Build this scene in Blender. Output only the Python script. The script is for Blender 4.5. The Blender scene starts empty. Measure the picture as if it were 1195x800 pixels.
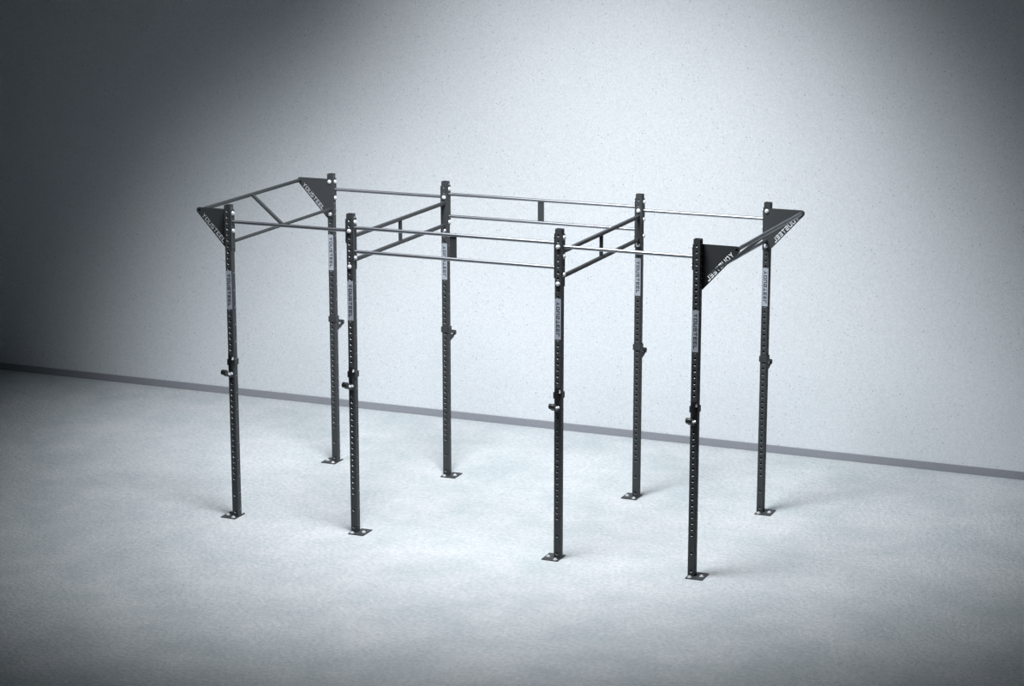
import bpy, bmesh, math
from mathutils import Vector, Matrix

S = bpy.context.scene
COL = S.collection

# ------------------------------------------------------------------ camera
CAM = Vector((9.67506, -16.79816, 5.93511))
yaw, pitch, roll, FPX = -0.3984637, -0.2241053, 0.00025, 2683.04
fw = Vector((math.sin(yaw)*math.cos(pitch), math.cos(yaw)*math.cos(pitch), math.sin(pitch)))
rt = Vector((math.cos(yaw), -math.sin(yaw), 0)); up = rt.cross(fw)
cam = bpy.data.cameras.new('camera'); co = bpy.data.objects.new('camera', cam); COL.objects.link(co)
co.matrix_world = Matrix(((rt.x, up.x, -fw.x, CAM.x), (rt.y, up.y, -fw.y, CAM.y), (rt.z, up.z, -fw.z, CAM.z), (0, 0, 0, 1)))
cam.sensor_fit = 'HORIZONTAL'; cam.sensor_width = 36; cam.lens = FPX/1195*36
cam.clip_end = 200
S.camera = co

# ------------------------------------------------------------------ world, lamps, exposure
S.view_settings.view_transform = 'Standard'; S.view_settings.look = 'None'
S.view_settings.gamma = 1; S.view_settings.use_curve_mapping = False
S.view_settings.exposure = 0.0
w = bpy.data.worlds.new('world'); S.world = w; w.use_nodes = True
w.node_tree.nodes['Background'].inputs[0].default_value = (0.48, 0.65, 0.82, 1)
w.node_tree.nodes['Background'].inputs[1].default_value = 0.019

def spot(name, loc, target, power, angle, blend, radius, colour):
    l = bpy.data.lights.new(name, 'SPOT'); l.energy = power; l.spot_size = math.radians(angle)
    l.spot_blend = blend; l.shadow_soft_size = radius; l.color = colour
    o = bpy.data.objects.new(name, l); COL.objects.link(o); o.location = loc
    o.rotation_euler = (Vector(target)-Vector(loc)).to_track_quat('-Z', 'Y').to_euler()
    return o
spot('studio_spotlight', (2.65, -1.61, 7.68), (2.25, 1.01, 0.06), 2880, 77.6, 0.95, 1.3, (0.955, 0.98, 1.0))
spot('studio_side_lamp', (-1.17, -1.43, 6.01), (-1.07, 3.62, -0.17), 800, 46.8, 0.97, 1.0, (0.955, 0.98, 1.0))
spot('studio_wall_lamp', (2.38, -0.79, 6.65), (2.02, 3.51, 0.04), 860, 76.8, 0.53, 1.1, (0.955, 0.98, 1.0))
spot('studio_top_lamp', (1.23, -1.48, 7.03), (2.17, 4.16, 2.81), 290, 54.6, 0.46, 0.9, (0.955, 0.98, 1.0))

# ------------------------------------------------------------------ materials
def new_mat(name, base, rough=0.5, metal=0.0, spec=0.5):
    m = bpy.data.materials.new(name); m.use_nodes = True
    b = m.node_tree.nodes['Principled BSDF']
    b.inputs['Base Color'].default_value = (*base, 1); b.inputs['Roughness'].default_value = rough
    b.inputs['Metallic'].default_value = metal; b.inputs['Specular IOR Level'].default_value = spec
    return m, m.node_tree, b

def grain(nt, b, c0, c1, scale, bump=0.1, dist=0.001):
    """object-space noise between two close tones plus a fine bump (powder coat)"""
    tc = nt.nodes.new('ShaderNodeTexCoord'); n = nt.nodes.new('ShaderNodeTexNoise')
    n.inputs['Scale'].default_value = scale; n.inputs['Detail'].default_value = 3
    r = nt.nodes.new('ShaderNodeMix'); r.data_type = 'RGBA'
    r.inputs[6].default_value = (*c0, 1); r.inputs[7].default_value = (*c1, 1)
    nt.links.new(tc.outputs['Object'], n.inputs['Vector']); nt.links.new(n.outputs['Fac'], r.inputs[0])
    nt.links.new(r.outputs[2], b.inputs['Base Color'])
    bp = nt.nodes.new('ShaderNodeBump'); bp.inputs['Strength'].default_value = bump; bp.inputs['Distance'].default_value = dist
    nt.links.new(n.outputs['Fac'], bp.inputs['Height']); nt.links.new(bp.outputs[0], b.inputs['Normal'])

COAT, nt, b = new_mat('black_powder_coat', (.04, .045, .05), .6, 0.0, .35)
grain(nt, b, (.034, .038, .041), (.050, .055, .060), 220)
CUT, nt, b = new_mat('bare_steel_edge', (.55, .58, .6), .4, .6)
grain(nt, b, (.26, .28, .30), (.34, .36, .38), 150)
CHROME, nt, b = new_mat('polished_bar_steel', (.5, .52, .56), .42, 1.0)
grain(nt, b, (.30, .315, .345), (.36, .375, .405), 90, .03)
BOLT, nt, b = new_mat('zinc_bolt', (.85, .87, .9), .35, .35)
grain(nt, b, (.8, .82, .86), (.9, .92, .94), 120, .03)
LABEL, nt, b = new_mat('brushed_label', (.6, .64, .72), .5, .2)
grain(nt, b, (.40, .43, .50), (.48, .52, .58), 60, .02)
INK, nt, b = new_mat('dark_lettering', (.02, .025, .035), .5)
grain(nt, b, (.018, .022, .03), (.03, .034, .045), 60, .02)
PAD, nt, b = new_mat('black_plastic_pad', (.008, .008, .009), .45)
grain(nt, b, (.006, .006, .007), (.012, .012, .013), 80, .05)

def wall_material():
    m, nt, b = new_mat('speckled_plaster', (.8, .83, .85), .85, 0, .2)
    N, L = nt.nodes, nt.links
    tc = N.new('ShaderNodeTexCoord')
    n = N.new('ShaderNodeTexNoise'); n.inputs['Scale'].default_value = 1.1; n.inputs['Detail'].default_value = 5
    L.new(tc.outputs['Object'], n.inputs['Vector'])
    base = N.new('ShaderNodeMix'); base.data_type = 'RGBA'
    base.inputs[6].default_value = (.745, .793, .828, 1); base.inputs[7].default_value = (.82, .842, .876, 1)
    L.new(n.outputs['Fac'], base.inputs[0])
    # sparse pores
    v = N.new('ShaderNodeTexVoronoi'); v.inputs['Scale'].default_value = 31
    L.new(tc.outputs['Object'], v.inputs['Vector'])
    r1 = N.new('ShaderNodeMapRange'); r1.inputs['From Min'].default_value = .13; r1.inputs['From Max'].default_value = .22
    r1.inputs['To Min'].default_value = 1; r1.inputs['To Max'].default_value = 0
    L.new(v.outputs['Distance'], r1.inputs['Value'])
    sep = N.new('ShaderNodeSeparateColor'); L.new(v.outputs['Color'], sep.inputs[0])
    gt = N.new('ShaderNodeMapRange'); gt.inputs['From Min'].default_value = .66; gt.inputs['From Max'].default_value = 1
    L.new(sep.outputs[0], gt.inputs['Value'])
    mu = N.new('ShaderNodeMath'); mu.operation = 'MULTIPLY'
    L.new(r1.outputs[0], mu.inputs[0]); L.new(gt.outputs[0], mu.inputs[1])
    mu2 = N.new('ShaderNodeMath'); mu2.operation = 'MULTIPLY'; mu2.inputs[1].default_value = .7
    L.new(mu.outputs[0], mu2.inputs[0])
    sp = N.new('ShaderNodeMix'); sp.data_type = 'RGBA'; sp.inputs[7].default_value = (.25, .28, .33, 1)
    L.new(mu2.outputs[0], sp.inputs[0]); L.new(base.outputs[2], sp.inputs[6])
    # fine grain
    f = N.new('ShaderNodeTexNoise'); f.inputs['Scale'].default_value = 70; f.inputs['Detail'].default_value = 4
    L.new(tc.outputs['Object'], f.inputs['Vector'])
    fr = N.new('ShaderNodeMapRange'); fr.inputs['From Min'].default_value = .3; fr.inputs['From Max'].default_value = .7
    fr.inputs['To Min'].default_value = .9; fr.inputs['To Max'].default_value = 1.06
    L.new(f.outputs['Fac'], fr.inputs['Value'])
    mm = N.new('ShaderNodeMix'); mm.data_type = 'RGBA'; mm.blend_type = 'MULTIPLY'; mm.inputs[0].default_value = 1
    L.new(sp.outputs[2], mm.inputs[6]); L.new(fr.outputs[0], mm.inputs[7])
    L.new(mm.outputs[2], b.inputs['Base Color'])
    bp = N.new('ShaderNodeBump'); bp.inputs['Strength'].default_value = .5; bp.inputs['Distance'].default_value = .004
    L.new(f.outputs['Fac'], bp.inputs['Height']); L.new(bp.outputs[0], b.inputs['Normal'])
    return m

def floor_material():
    m, nt, b = new_mat('rough_concrete_floor', (.78, .82, .84), .8, 0, .25)
    N, L = nt.nodes, nt.links
    tc = N.new('ShaderNodeTexCoord')
    n = N.new('ShaderNodeTexNoise'); n.inputs['Scale'].default_value = 1.6; n.inputs['Detail'].default_value = 8; n.inputs['Roughness'].default_value = .66
    L.new(tc.outputs['Object'], n.inputs['Vector'])
    nr = N.new('ShaderNodeMapRange'); nr.inputs['From Min'].default_value = .36; nr.inputs['From Max'].default_value = .62
    L.new(n.outputs['Fac'], nr.inputs['Value'])
    base = N.new('ShaderNodeMix'); base.data_type = 'RGBA'
    base.inputs[6].default_value = (.63, .69, .72, 1); base.inputs[7].default_value = (.77, .80, .83, 1)
    L.new(nr.outputs[0], base.inputs[0])
    f = N.new('ShaderNodeTexNoise'); f.inputs['Scale'].default_value = 26; f.inputs['Detail'].default_value = 6; f.inputs['Roughness'].default_value = .7
    L.new(tc.outputs['Object'], f.inputs['Vector'])
    fr = N.new('ShaderNodeMapRange'); fr.inputs['From Min'].default_value = .3; fr.inputs['From Max'].default_value = .7
    fr.inputs['To Min'].default_value = .80; fr.inputs['To Max'].default_value = 1.12
    L.new(f.outputs['Fac'], fr.inputs['Value'])
    mm = N.new('ShaderNodeMix'); mm.data_type = 'RGBA'; mm.blend_type = 'MULTIPLY'; mm.inputs[0].default_value = 1
    L.new(base.outputs[2], mm.inputs[6]); L.new(fr.outputs[0], mm.inputs[7])
    L.new(mm.outputs[2], b.inputs['Base Color'])
    bp = N.new('ShaderNodeBump'); bp.inputs['Strength'].default_value = .9; bp.inputs['Distance'].default_value = .03
    L.new(f.outputs['Fac'], bp.inputs['Height']); L.new(bp.outputs[0], b.inputs['Normal'])
    return m

SKIRT, nt, b = new_mat('grey_skirting_paint', (.32, .33, .37), .7)
grain(nt, b, (.27, .28, .315), (.34, .35, .39), 60, .2, .002)

# ------------------------------------------------------------------ helpers
def link(name, bm, mats, parent=None, smooth=False):
    me = bpy.data.meshes.new(name); bm.normal_update(); bm.to_mesh(me); bm.free()
    for m in (mats if isinstance(mats, (list, tuple)) else [mats]): me.materials.append(m)
    if smooth:
        for p in me.polygons: p.use_smooth = True
        me.set_sharp_from_angle(angle=math.radians(40))
    o = bpy.data.objects.new(name, me); COL.objects.link(o)
    if parent: o.parent = parent
    return o

def box(bm, x0, x1, y0, y1, z0, z1, bev=0.0, mat=0):
    r = bmesh.ops.create_cube(bm, size=1, matrix=Matrix.Translation(((x0+x1)/2, (y0+y1)/2, (z0+z1)/2)) @ Matrix.Diagonal((x1-x0, y1-y0, z1-z0, 1)))
    vs = r['verts']; es = {e for v in vs for e in v.link_edges}
    for f in {f for v in vs for f in v.link_faces}: f.material_index = mat
    if bev: bmesh.ops.bevel(bm, geom=list(es), offset=bev, segments=2, profile=.5, affect='EDGES')

def frame_of(a, b):
    d = (b-a).normalized(); h = Vector((0, 0, 1)) if abs(d.z) < .9 else Vector((1, 0, 0))
    s = d.cross(h).normalized(); return d, s, s.cross(d)

def tube(bm, a, b, r, ri=None, n=24, mat=0):
    """a round tube from a to b; with ri it is open, with a wall, else capped"""
    a, b = Vector(a), Vector(b); d, s, t = frame_of(a, b)
    def ring(p, rad): return [bm.verts.new(p+s*rad*math.cos(2*math.pi*i/n)+t*rad*math.sin(2*math.pi*i/n)) for i in range(n)]
    A, B = ring(a, r), ring(b, r); fs = []
    for i in range(n): fs.append(bm.faces.new((A[i], A[(i+1) % n], B[(i+1) % n], B[i])))
    if ri:
        A2, B2 = ring(a, ri), ring(b, ri)
        for i in range(n):
            j = (i+1) % n
            fs += [bm.faces.new((A2[j], A2[i], B2[i], B2[j])), bm.faces.new((A[j], A[i], A2[i], A2[j])), bm.faces.new((B[i], B[j], B2[j], B2[i]))]
    else:
        fs += [bm.faces.new(A[::-1]), bm.faces.new(B)]
    for f in fs: f.material_index = mat
    bmesh.ops.recalc_face_normals(bm, faces=fs)

def square_bar(bm, a, b, half, half2=None, c=.003):
    """square tube with eased edges from a to b"""
    half2 = half2 or half
    a, b = Vector(a), Vector(b); d, s, t = frame_of(a, b)
    prof = [(half, half2-c), (half-c, half2), (-half+c, half2), (-half, half2-c), (-half, -half2+c), (-half+c, -half2), (half-c, -half2), (half, -half2+c)]
    A = [bm.verts.new(a+s*x+t*y) for x, y in prof]; B = [bm.verts.new(b+s*x+t*y) for x, y in prof]
    fs = [bm.faces.new((A[i], A[(i+1) % 8], B[(i+1) % 8], B[i])) for i in range(8)] + [bm.faces.new(A[::-1]), bm.faces.new(B)]
    bmesh.ops.recalc_face_normals(bm, faces=fs)

# ---- lettering: block capitals as closed outlines in a 1-high box
T = .23
def letter(ch):
    if ch == 'Y': return 1.0, [[(0, 1), (.26, 1), (.5, .66), (.74, 1), (1, 1), (.6, .42), (.6, 0), (.4, 0), (.4, .42)]]
    if ch == 'O':
        c = .14
        return .96, [[(.44, 1), (c, 1), (0, 1-c), (0, c), (c, 0), (.44, 0), (.44, T), (.22, T), (T, .24), (T, .76), (.22, 1-T), (.44, 1-T)],
                     [(.52, 1), (.52, 1-T), (.74, 1-T), (.76, .76), (.76, .24), (.74, T), (.52, T), (.52, 0), (.96-c, 0), (.96, c), (.96, 1-c), (.96-c, 1)]]
    if ch == 'U':
        c = .14
        return .94, [[(0, 1), (0, c), (c, 0), (.94-c, 0), (.94, c), (.94, 1), (.74, 1), (.74, .22), (.72, T), (.22, T), (T, .22), (T, 1)]]
    if ch == 'S':
        c = .1
        return .92, [[(.92, 1), (c, 1), (0, 1-c), (0, .5), (c, .4), (.72, .4), (.72, T), (0, T), (0, 0), (.92-c, 0), (.92, c), (.92, .5), (.92-c, .6), (T, .6), (T, 1-T), (.92, 1-T)]]
    if ch == 'T': return .94, [[(0, 1), (0, 1-T), (.37, 1-T), (.37, 0), (.57, 0), (.57, 1-T), (.94, 1-T), (.94, 1)]]
    if ch == 'E': return .86, [[(0, 1), (0, 0), (.86, 0), (.86, T), (T, T), (T, .41), (.78, .41), (.78, .6), (T, .6), (T, 1-T), (.86, 1-T), (.86, 1)]]
    if ch == 'L': return .84, [[(0, 1), (0, 0), (.84, 0), (.84, T), (T, T), (T, 1)]]
def word(text, length, height, gap=.2):
    """outlines of the word laid along +x from 0 to length, height up +y"""
    wd = sum(letter(c)[0] for c in text)+gap*(len(text)-1); k = length/wd; x = 0; out = []
    for c in text:
        lw, ps = letter(c)
        for p in ps: out.append([((x+u)*k, v*height) for u, v in p])
        x += lw+gap
    return out

def filled_outline(loops, thick, place):
    """bmesh of a flat sheet bounded by closed loops (first outer, rest holes) of real thickness; place maps (u,v,w) to 3-D"""
    cu = bpy.data.curves.new('outline', 'CURVE'); cu.dimensions = '2D'; cu.fill_mode = 'BOTH'; cu.extrude = thick/2
    for lp in loops:
        sp = cu.splines.new('POLY'); sp.points.add(len(lp)-1); sp.use_cyclic_u = True
        for p, (x, y) in zip(sp.points, lp): p.co = (x, y, 0, 1)
    o = bpy.data.objects.new('outline', cu); COL.objects.link(o)
    dg = bpy.context.evaluated_depsgraph_get(); dg.update()
    me = bpy.data.meshes.new_from_object(o.evaluated_get(dg))
    bm = bmesh.new(); bm.from_mesh(me); bpy.data.objects.remove(o); bpy.data.curves.remove(cu); bpy.data.meshes.remove(me)
    for v in bm.verts: v.co = place(*v.co)
    bmesh.ops.remove_doubles(bm, verts=bm.verts, dist=1e-5)
    bmesh.ops.recalc_face_normals(bm, faces=bm.faces)
    return bm

# ------------------------------------------------------------------ the setting
WY = 3.809
bm = bmesh.new(); box(bm, -16, 22, -22, WY+.2, -.2, 0)
o = link('floor', bm, floor_material()); o['kind'] = 'structure'
bm = bmesh.new(); box(bm, -16, 22, WY, WY+.2, 0, 9.5)
o = link('wall_back', bm, wall_material()); o['kind'] = 'structure'
bm = bmesh.new(); box(bm, -16, 22, WY-.012, WY, 0, .075, .003)
o = link('baseboard_back', bm, SKIRT); o['kind'] = 'structure'

# ------------------------------------------------------------------ the rig
XS = [0, 1.155, 3.016, 4.175]; D = 1.893; H = 2.75; P = .03
rig = bpy.data.objects.new('pull_up_rig', None); COL.objects.link(rig)
RC = Vector((XS[3]/2, D/2, 0)); rig.location = RC
rig['label'] = 'large free-standing black steel pull-up rig of eight perforated uprights and overhead bars on grey floor'
rig['category'] = 'pull-up rig'
def part(name, bm, mats, parent=rig, smooth=False, loc=None):
    """shapes in world coordinates -> object whose parents all sit unrotated"""
    off = Vector((0, 0, 0)); q = parent
    while q: off += q.location; q = q.parent
    l = Vector(loc) if loc else off
    bmesh.ops.translate(bm, vec=-l, verts=bm.verts)
    o = link(name, bm, mats, parent, smooth); o.location = l-off
    return o

ZFRONT = [.05, .20]+[.35+.05*i for i in range(30)]+[1.85, 1.90, 1.95, 2.0, 2.05, 2.1, 2.15, 2.2]+[2.25+.05*i for i in range(10)]
ZSIDE = [.075+.15*i for i in range(15)]+[2.38+.05*i for i in range(8)]
def upright_mesh():
    bm = bmesh.new(); c = .004; n = 12
    RO, RI, DP = .0120, .0100, .0025
    for k in range(4):
        M = Matrix.Rotation(k*math.pi/2, 4, 'Z')          # face k=0 looks to -y
        zs = ZFRONT if k % 2 == 0 else ZSIDE
        def V(x, y, z): return bm.verts.new(M @ Vector((x, y, z)))
        e = P-c; prev = .008
        bounds = []
        for i, z in enumerate(zs):
            lo = prev; hi = min(H, z+.0249 if i == len(zs)-1 else (z+zs[i+1])/2)
            bounds.append((lo, hi, z)); prev = hi
        if prev < H:
            bm.faces.new((V(-e, -P, prev), V(e, -P, prev), V(e, -P, H), V(-e, -P, H)))
        for lo, hi, z in bounds:
            # square collar round the hole, plain strips above and below
            a, b2 = max(lo, z-.024), min(hi, z+.024)
            if a-lo > 1e-4: bm.faces.new((V(-e, -P, lo), V(e, -P, lo), V(e, -P, a), V(-e, -P, a)))
            if hi-b2 > 1e-4: bm.faces.new((V(-e, -P, b2), V(e, -P, b2), V(e, -P, hi), V(-e, -P, hi)))
            rings = []
            for rad, dep in ((None, 0), (RO, 0), (RI, DP), (RI, DP+.003)):
                rg = []
                for i in range(n):
                    t = 2*math.pi*(i+.5)/n; cx, cz = math.cos(t), math.sin(t)
                    if rad is None:
                        s = min(e/abs(cx) if abs(cx) > 1e-6 else 9, ((b2-z) if cz > 0 else (z-a))/abs(cz))
                        rg.append((cx*s, z+cz*s))
                    else: rg.append((cx*rad, z+cz*rad))
                rings.append(([V(x, -P+dep, zz) for x, zz in rg]))
            for q in range(3):
                A, B = rings[q], rings[q+1]
                for i in range(n):
                    j = (i+1) % n
                    f = bm.faces.new((A[i], A[j], B[j], B[i])); f.material_index = 1 if q == 1 else 0
            # fill the four corners left between the ring and the rectangle
            for sx, sz in ((1, 1), (-1, 1), (-1, -1), (1, -1)):
                cr = V(sx*e, -P, b2 if sz > 0 else a)
                R0 = rings[0]
                for i in range(n):
                    j = (i+1) % n; p, q2 = M.inverted() @ R0[i].co, M.inverted() @ R0[j].co
                    on_side = lambda w: abs(abs(w.x)-e) < 1e-5
                    if on_side(p) != on_side(q2) and (p.x+q2.x)*sx > 0 and ((p.z+q2.z)/2-z)*sz > 0:
                        bm.faces.new((R0[i], cr, R0[j]))
        # eased corner
        bm.faces.new((V(e, -P, .008), V(P, -e, .008), V(P, -e, H), V(e, -P, H)))
        # lip of the open top: tube wall and its inner side
        q = P-.004
        bm.faces.new((V(-P+.001, -P+.0005, H), V(P-.001, -P+.0005, H), V(q, -q, H), V(-q, -q, H)))
        bm.faces.new((V(-q, -q, H), V(q, -q, H), V(q, -q, H-.3), V(-q, -q, H-.3)))
    bmesh.ops.remove_doubles(bm, verts=bm.verts, dist=1e-5)
    bmesh.ops.recalc_face_normals(bm, faces=bm.faces)
    return bm

def dome_bolt(bm, p, axis, r=.0165, h=.016):
    """domed nut on a washer, standing out from p along axis"""
    p, ax = Vector(p), Vector(axis).normalized(); d, s, t = frame_of(p, p+ax); n = 16
    prof = [(r*1.15, 0), (r*1.15, .003), (r, .003), (r, .007), (r*.94, .011), (r*.72, h*.85), (r*.4, h), (.0005, h*1.05)]
    rings = [[bm.verts.new(p+d*z+s*rad*math.cos(2*math.pi*i/n)+t*rad*math.sin(2*math.pi*i/n)) for i in range(n)] for rad, z in prof]
    fs = [bm.faces.new((A[i], A[(i+1) % n], B[(i+1) % n], B[i])) for A, B in zip(rings, rings[1:]) for i in range(n)]
    fs += [bm.faces.new(rings[0][::-1]), bm.faces.new(rings[-1])]
    bmesh.ops.recalc_face_normals(bm, faces=fs)

def hex_bolt(bm, p, r=.012):
    x, y, z = p
    for rad, z0, z1, n in ((r*1.4, 0, .003, 20), (r*1.1, .003, .010, 6)):
        tube(bm, (x, y, z+z0), (x, y, z+z1), rad, None, n)
    tube(bm, (x, y, z+.010), (x, y, z+.015), r*.55, None, 12)

um = None; UPS = {}
for row in 'FB':
    for i, x in enumerate(XS):
        y = 0 if row == 'F' else D
        if um is None:
            u = link('upright', upright_mesh(), [COAT, CUT], rig); um = u.data
        else:
            u = bpy.data.objects.new('upright', um); COL.objects.link(u); u.parent = rig
        u.location = Vector((x, y, 0))-RC
        UPS[row+str(i+1)] = u
SIDE = {'F1': -1, 'F2': 1, 'F3': -1, 'F4': 1, 'B1': -1, 'B2': 1, 'B3': -1, 'B4': 1}
MIRR = {'B2', 'B4', 'F3'}
def post(k): return XS[int(k[1])-1], (0 if k[0] == 'F' else D)
for k, u in UPS.items():
    x, y = post(k); s = SIDE[k]
    bm = bmesh.new(); a, b = sorted((x-s*.03, x+s*.115)); box(bm, a, b, y-.09, y+.09, 0, .008, .0015)
    part('base_plate', bm, COAT, u, loc=(x, y, 0))
    for px, py in ((s*.083, -.012), (0, -.066), (0, .066)):
        bm = bmesh.new(); hex_bolt(bm, (x+px, y+py, .008)); part('anchor_bolt', bm, BOLT, u, loc=(x+px, y+py, .008))
    # name label down the front face
    fy = y-P; m = -1 if k in MIRR else 1
    bm = bmesh.new(); box(bm, x-.0255, x+.0255, fy-.0015, fy+.001, 1.852, 2.186)
    hh = .030
    for lp in word('YOUSTEEL', .284, hh, .24):
        b2 = filled_outline([lp], .0006, lambda a_, b_, c_: Vector((x+m*(b_-hh/2), fy-.0018+c_, 2.186-.024-a_)))
        me = bpy.data.meshes.new('t'); b2.to_mesh(me); b2.free()
        n0 = len(bm.faces); bm.from_mesh(me); bpy.data.meshes.remove(me); bm.faces.ensure_lookup_table()
        for f in bm.faces[n0:]: f.material_index = 1
    o = part('name_label', bm, [LABEL, INK], u, loc=(x, fy, 2.02))
    o['label'] = 'pale metallic label with dark capitals'

def bolts(k, face, zs):
    x, y = post(k); u = UPS[k]
    n, p = {'-y': ((0, -1, 0), (x, y-P-.006, 0)), '+y': ((0, 1, 0), (x, y+P+.006, 0)), '+x': ((1, 0, 0), (x+P+.006, y, 0)), '-x': ((-1, 0, 0), (x-P-.006, y, 0))}[face]
    for z in zs:
        q = (p[0], p[1], z); bm = bmesh.new(); dome_bolt(bm, q, n)
        o = part('bolt', bm, BOLT, u, True, loc=q); o['label'] = 'bright domed bolt head'

def flange(k, face, z0, z1, wide=.033):
    x, y = post(k); t = .006
    e = {'-y': (x-wide, x+wide, y-P-t, y-P), '+y': (x-wide, x+wide, y+P, y+P+t), '+x': (x+P, x+P+t, y-wide, y+wide), '-x': (x-P-t, x-P, y-wide, y+wide)}[face]
    bm = bmesh.new(); box(bm, *e, z0, z1, .0012); part('flange', bm, COAT, loc=((e[0]+e[1])/2, (e[2]+e[3])/2, (z0+z1)/2))

def pull_bar(a, b, r=.0145, mat=None, name='pull_up_bar', ri=None):
    bm = bmesh.new(); tube(bm, a, b, r, ri); 
    return part(name, bm, mat or CHROME, smooth=True, loc=(Vector(a)+Vector(b))/2)

# bars running along the rig
for row, y in (('F', 0), ('B', D)):
    for i, j in ((1, 2), (3, 4)):
        xa, xb = XS[i-1]+P+.006, XS[j-1]-P-.006
        flange(row+str(i), '+x', 2.375 if row+str(i) == 'F1' else 2.505, 2.708); flange(row+str(j), '-x', 2.505, 2.708)
        pull_bar((xa, y, 2.607), (xb, y, 2.607))
    xa, xb = XS[1]+P+.006, XS[2]-P-.006
    flange(row+'2', '+x', 2.352, 2.714); flange(row+'3', '-x', 2.352, 2.714)
    pull_bar((xa, y, 2.634), (xb, y, 2.634)); pull_bar((xa, y, 2.434), (xb, y, 2.434))
    bm = bmesh.new(); box(bm, 2.056, 2.114, y-.004, y+.004, 2.445, 2.623, .001)
    o = part('spacer_plate', bm, COAT, loc=(2.085, y, 2.534)); o['label'] = 'flat dark plate joining the two middle bars'
for row in 'FB':
    bolts(row+'1', '+x', (2.68, 2.53)); bolts(row+'2', '+x', (2.682, 2.382)); bolts(row+'3', '+x', (2.682, 2.53, 2.382))
    bolts(row+'2', '-x', (2.68, 2.53)); bolts(row+'3', '-x', (2.682, 2.382)); bolts(row+'4', '-x', (2.68, 2.53))

# ladder frames running from front to back inside the rig
for i in (2, 3):
    x = XS[i-1]; ya, yb = P+.006, D-P-.006
    flange('F%d' % i, '+y', 2.279, 2.634); flange('B%d' % i, '-y', 2.279, 2.634)
    for z in (2.555, 2.352):
        bm = bmesh.new(); square_bar(bm, (x, ya, z), (x, yb, z), .0145); part('crossbar', bm, COAT, loc=(x, D/2, z))
    bm = bmesh.new(); square_bar(bm, (x, .945, 2.3665), (x, .945, 2.5405), .0135); part('strut', bm, COAT, loc=(x, .945, 2.45))
    bolts('F%d' % i, '-y', (2.609, 2.309)); bolts('B%d' % i, '-y', (2.607, 2.307))

# triangular wing plates with the name cut through, and the slanted end ladders
def wing_outline(r):
    tx, tz = -.305, 2.679
    low = Vector((-.032, 2.343)); d = Vector((tx, tz))-low
    # tangent from low to the tip circle, on the outer side
    L = d.length; ang = math.atan2(d.y, d.x); al = math.asin(r/L)
    tl = math.sqrt(L*L-r*r); ta = ang+al
    tp = low+Vector((math.cos(ta), math.sin(ta)))*tl
    a0 = math.atan2(tp.y-tz, tp.x-tx)
    if a0 > 0: a0 -= 2*math.pi
    a1 = -1.5*math.pi; pts = [(P+.003, 2.343), (low.x, low.y)]
    for i in range(13):
        a = a0+(a1-a0)*i/12; pts.append((tx+r*math.cos(a), tz+r*math.sin(a)))
    pts.append((P+.003, tz+r))
    u = (low-tp).normalized()          # reading direction, tip to foot
    return pts, tp, u, (tx, tz)
def wing(k):
    x, y = post(k); s = SIDE[k]; yy = y+P+.003 if k[0] == 'F' else y-P-.003
    pts, tp, u, tip = wing_outline(.027)
    nrm = Vector((-u.y, u.x)); nrm = nrm if nrm.x > 0 else -nrm     # towards the inside of the plate
    loops = [pts, [(tip[0]+.0165*math.cos(2*math.pi*i/20), tip[1]+.0165*math.sin(2*math.pi*i/20)) for i in range(20)]]
    for lp in word('YOUSTEEL', .304, .039, .17):
        loops.append([tuple(tp+u*(.045+a)+nrm*(.0095+b)) for a, b in lp])
    bm = filled_outline(loops, .006, lambda a, b, c: Vector((x-s*a, yy+c, b)))
    o = part('wing_plate', bm, COAT, loc=(x, yy, 2.5)); o['label'] = 'dark triangular plate with capitals cut through it'
for s, i in ((-1, 1), (1, 4)):
    x = XS[i-1]
    for row in 'FB': wing(row+str(i))
    bolts('B%d' % i, '-y', (2.68, 2.38)); bolts('F%d' % i, '+y', (2.68, 2.38))
    tx, tz, lx, lz = x+s*.305, 2.679, x, 2.426
    pull_bar((tx, P-.001, tz), (tx, D-P+.001, tz), .0162, COAT if s < 0 else CHROME, ri=.011)  # highlight put into the material: bright steel right, dark coat for the shaded left
    bm = bmesh.new(); tube(bm, (lx, P+.007, lz), (lx, D-P-.007, lz), .0145); part('crossbar', bm, COAT if s < 0 else CHROME, smooth=True, loc=(lx, D/2, lz))  # same lit and shaded split by material on the lower bar
    d = Vector((lx-tx, 0, lz-tz)).normalized()
    a, b = Vector((tx, .947, tz))+d*.0145, Vector((lx, .947, lz))-d*.0135
    bm = bmesh.new(); square_bar(bm, a, b, .0135); part('strut', bm, COAT, loc=(a+b)/2)

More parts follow.
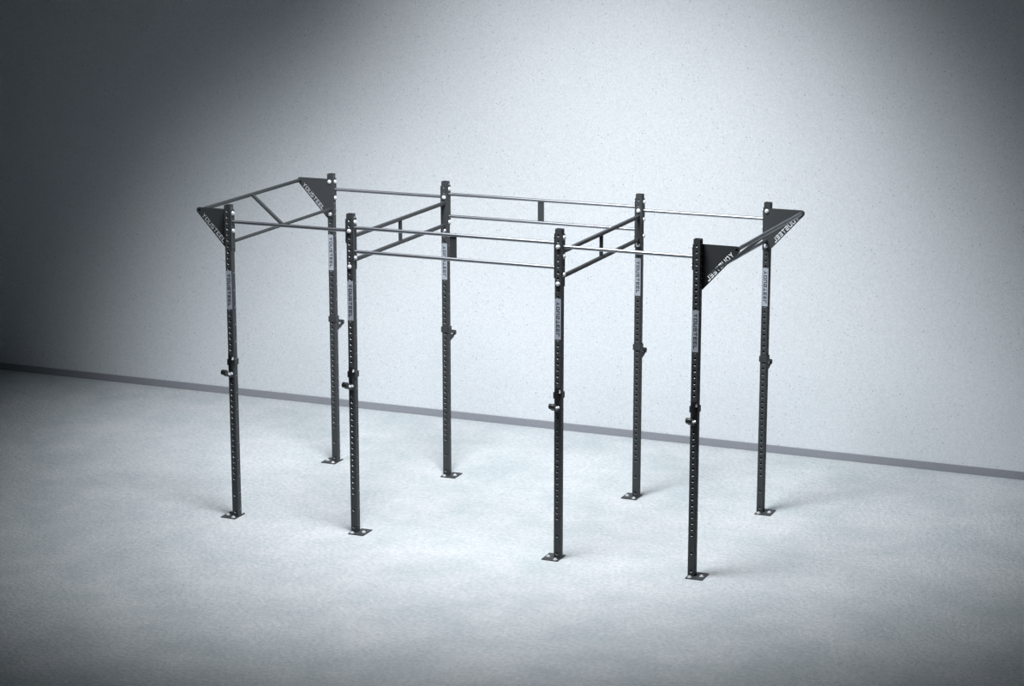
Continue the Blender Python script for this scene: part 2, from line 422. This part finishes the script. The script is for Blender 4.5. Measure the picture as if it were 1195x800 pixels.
# ------------------------------------------------------------------ J-shaped barbell hooks
def make_hook():
    """modelled for a front upright, post centre at x=y=0, z true; faces -y"""
    root = bpy.data.objects.new('barbell_hook', None); COL.objects.link(root)
    root['category'] = 'barbell hook'; root['group'] = 'barbell hooks clamped to the uprights'
    def sub(name, bm, mats, par=root, smooth=False): return link(name, bm, mats, par, smooth)
    g = .0005
    bm = bmesh.new(); box(bm, -.026, .026, -.0365, -P-g, -.15, .068, .0015); bp = sub('back_plate', bm, COAT)
    bm = bmesh.new()
    for sx in (-1, 1):
        a, b = sorted((sx*(P+g), sx*(P+.0065))); box(bm, a, b, -.0365, P+.0065, -.040, .012, .001)
    box(bm, -P-.0065, P+.0065, P+g, P+.0065, -.040, .012, .001)
    box(bm, -P-.0065, -.02, -.0365, -P-g, -.040, .012, .001); box(bm, .02, P+.0065, -.0365, -P-g, -.040, .012, .001)
    sub('wrap_band', bm, COAT)
    bm = bmesh.new(); box(bm, -.018, .018, -.052, -.0365, -.085, .055, .004); sub('pad', bm, PAD, bp, True)
    # arm: a thick J profile swept in x
    prof = [(-.0365, -.150), (-.0365, -.092), (-.100, -.088), (-.126, -.062), (-.150, -.056), (-.158, -.072), (-.150, -.100), (-.122, -.118), (-.075, -.128)]
    bm = bmesh.new(); A = [bm.verts.new((-.017, y, z)) for y, z in prof]; B = [bm.verts.new((.017, y, z)) for y, z in prof]
    n = len(prof); [bm.faces.new((A[i], A[(i+1) % n], B[(i+1) % n], B[i])) for i in range(n)]; bm.faces.new(A[::-1]); bm.faces.new(B)
    bmesh.ops.recalc_face_normals(bm, faces=bm.faces)
    bmesh.ops.bevel(bm, geom=list(bm.edges), offset=.003, segments=2, profile=.5, affect='EDGES')
    arm = sub('hook_arm', bm, COAT)
    bm = bmesh.new(); tube(bm, (-.024, -.152, -.076), (.024, -.152, -.076), .023, None, 24)
    bmesh.ops.bevel(bm, geom=[e for e in bm.edges if abs(e.verts[0].co.x-e.verts[1].co.x) < 1e-6], offset=.005, segments=3, profile=.5, affect='EDGES')
    t = sub('hook_tip', bm, PAD, arm, True); t['label'] = 'round black hook tip'
    for p, n in (((.017, -.062, -.104), (1, 0, 0)), ((.017, -.105, -.098), (1, 0, 0)), ((-.004, -.112, -.086), (0, -.35, 1)), ((.0185, -.0375, .022), (.5, -1, 0))):
        bm = bmesh.new(); dome_bolt(bm, p, n, .010, .010); b = sub('bolt', bm, BOLT, arm, True); b['label'] = 'bright bolt head'
    return root
hook0 = make_hook()
def copy_tree(o, parent=None):
    c = o.copy(); COL.objects.link(c)
    if parent: c.parent = parent; c.matrix_parent_inverse = o.matrix_parent_inverse
    for ch in [q for q in list(COL.objects) if q.parent == o]: copy_tree(ch, c)
    return c
spots = [('F1', 'black J-shaped barbell hook on the front row, leftmost upright beside the left wing plate'),
         ('F2', 'black J-shaped barbell hook on the front row, second upright from the left'),
         ('F3', 'black J-shaped barbell hook on the front row, third upright from the left'),
         ('F4', 'black J-shaped barbell hook on the nearest upright, the front row rightmost one'),
         ('B1', 'dark barbell hook facing the wall on the back row, leftmost upright'),
         ('B2', 'dark barbell hook facing the wall on the back row, second upright from the left'),
         ('B3', 'dark barbell hook facing the wall on the back row, third upright from the left'),
         ('B4', 'dark barbell hook facing the wall on the back row, rightmost upright')]
made = []
for i, (k, lab) in enumerate(spots):
    made.append(hook0 if i == 0 else copy_tree(hook0))
for h_, (k, lab) in zip(made, spots):
    x, y = post(k); h_.location = (x, y, 1.401); h_.rotation_euler = (0, 0, 0 if k[0] == 'F' else math.pi); h_['label'] = lab
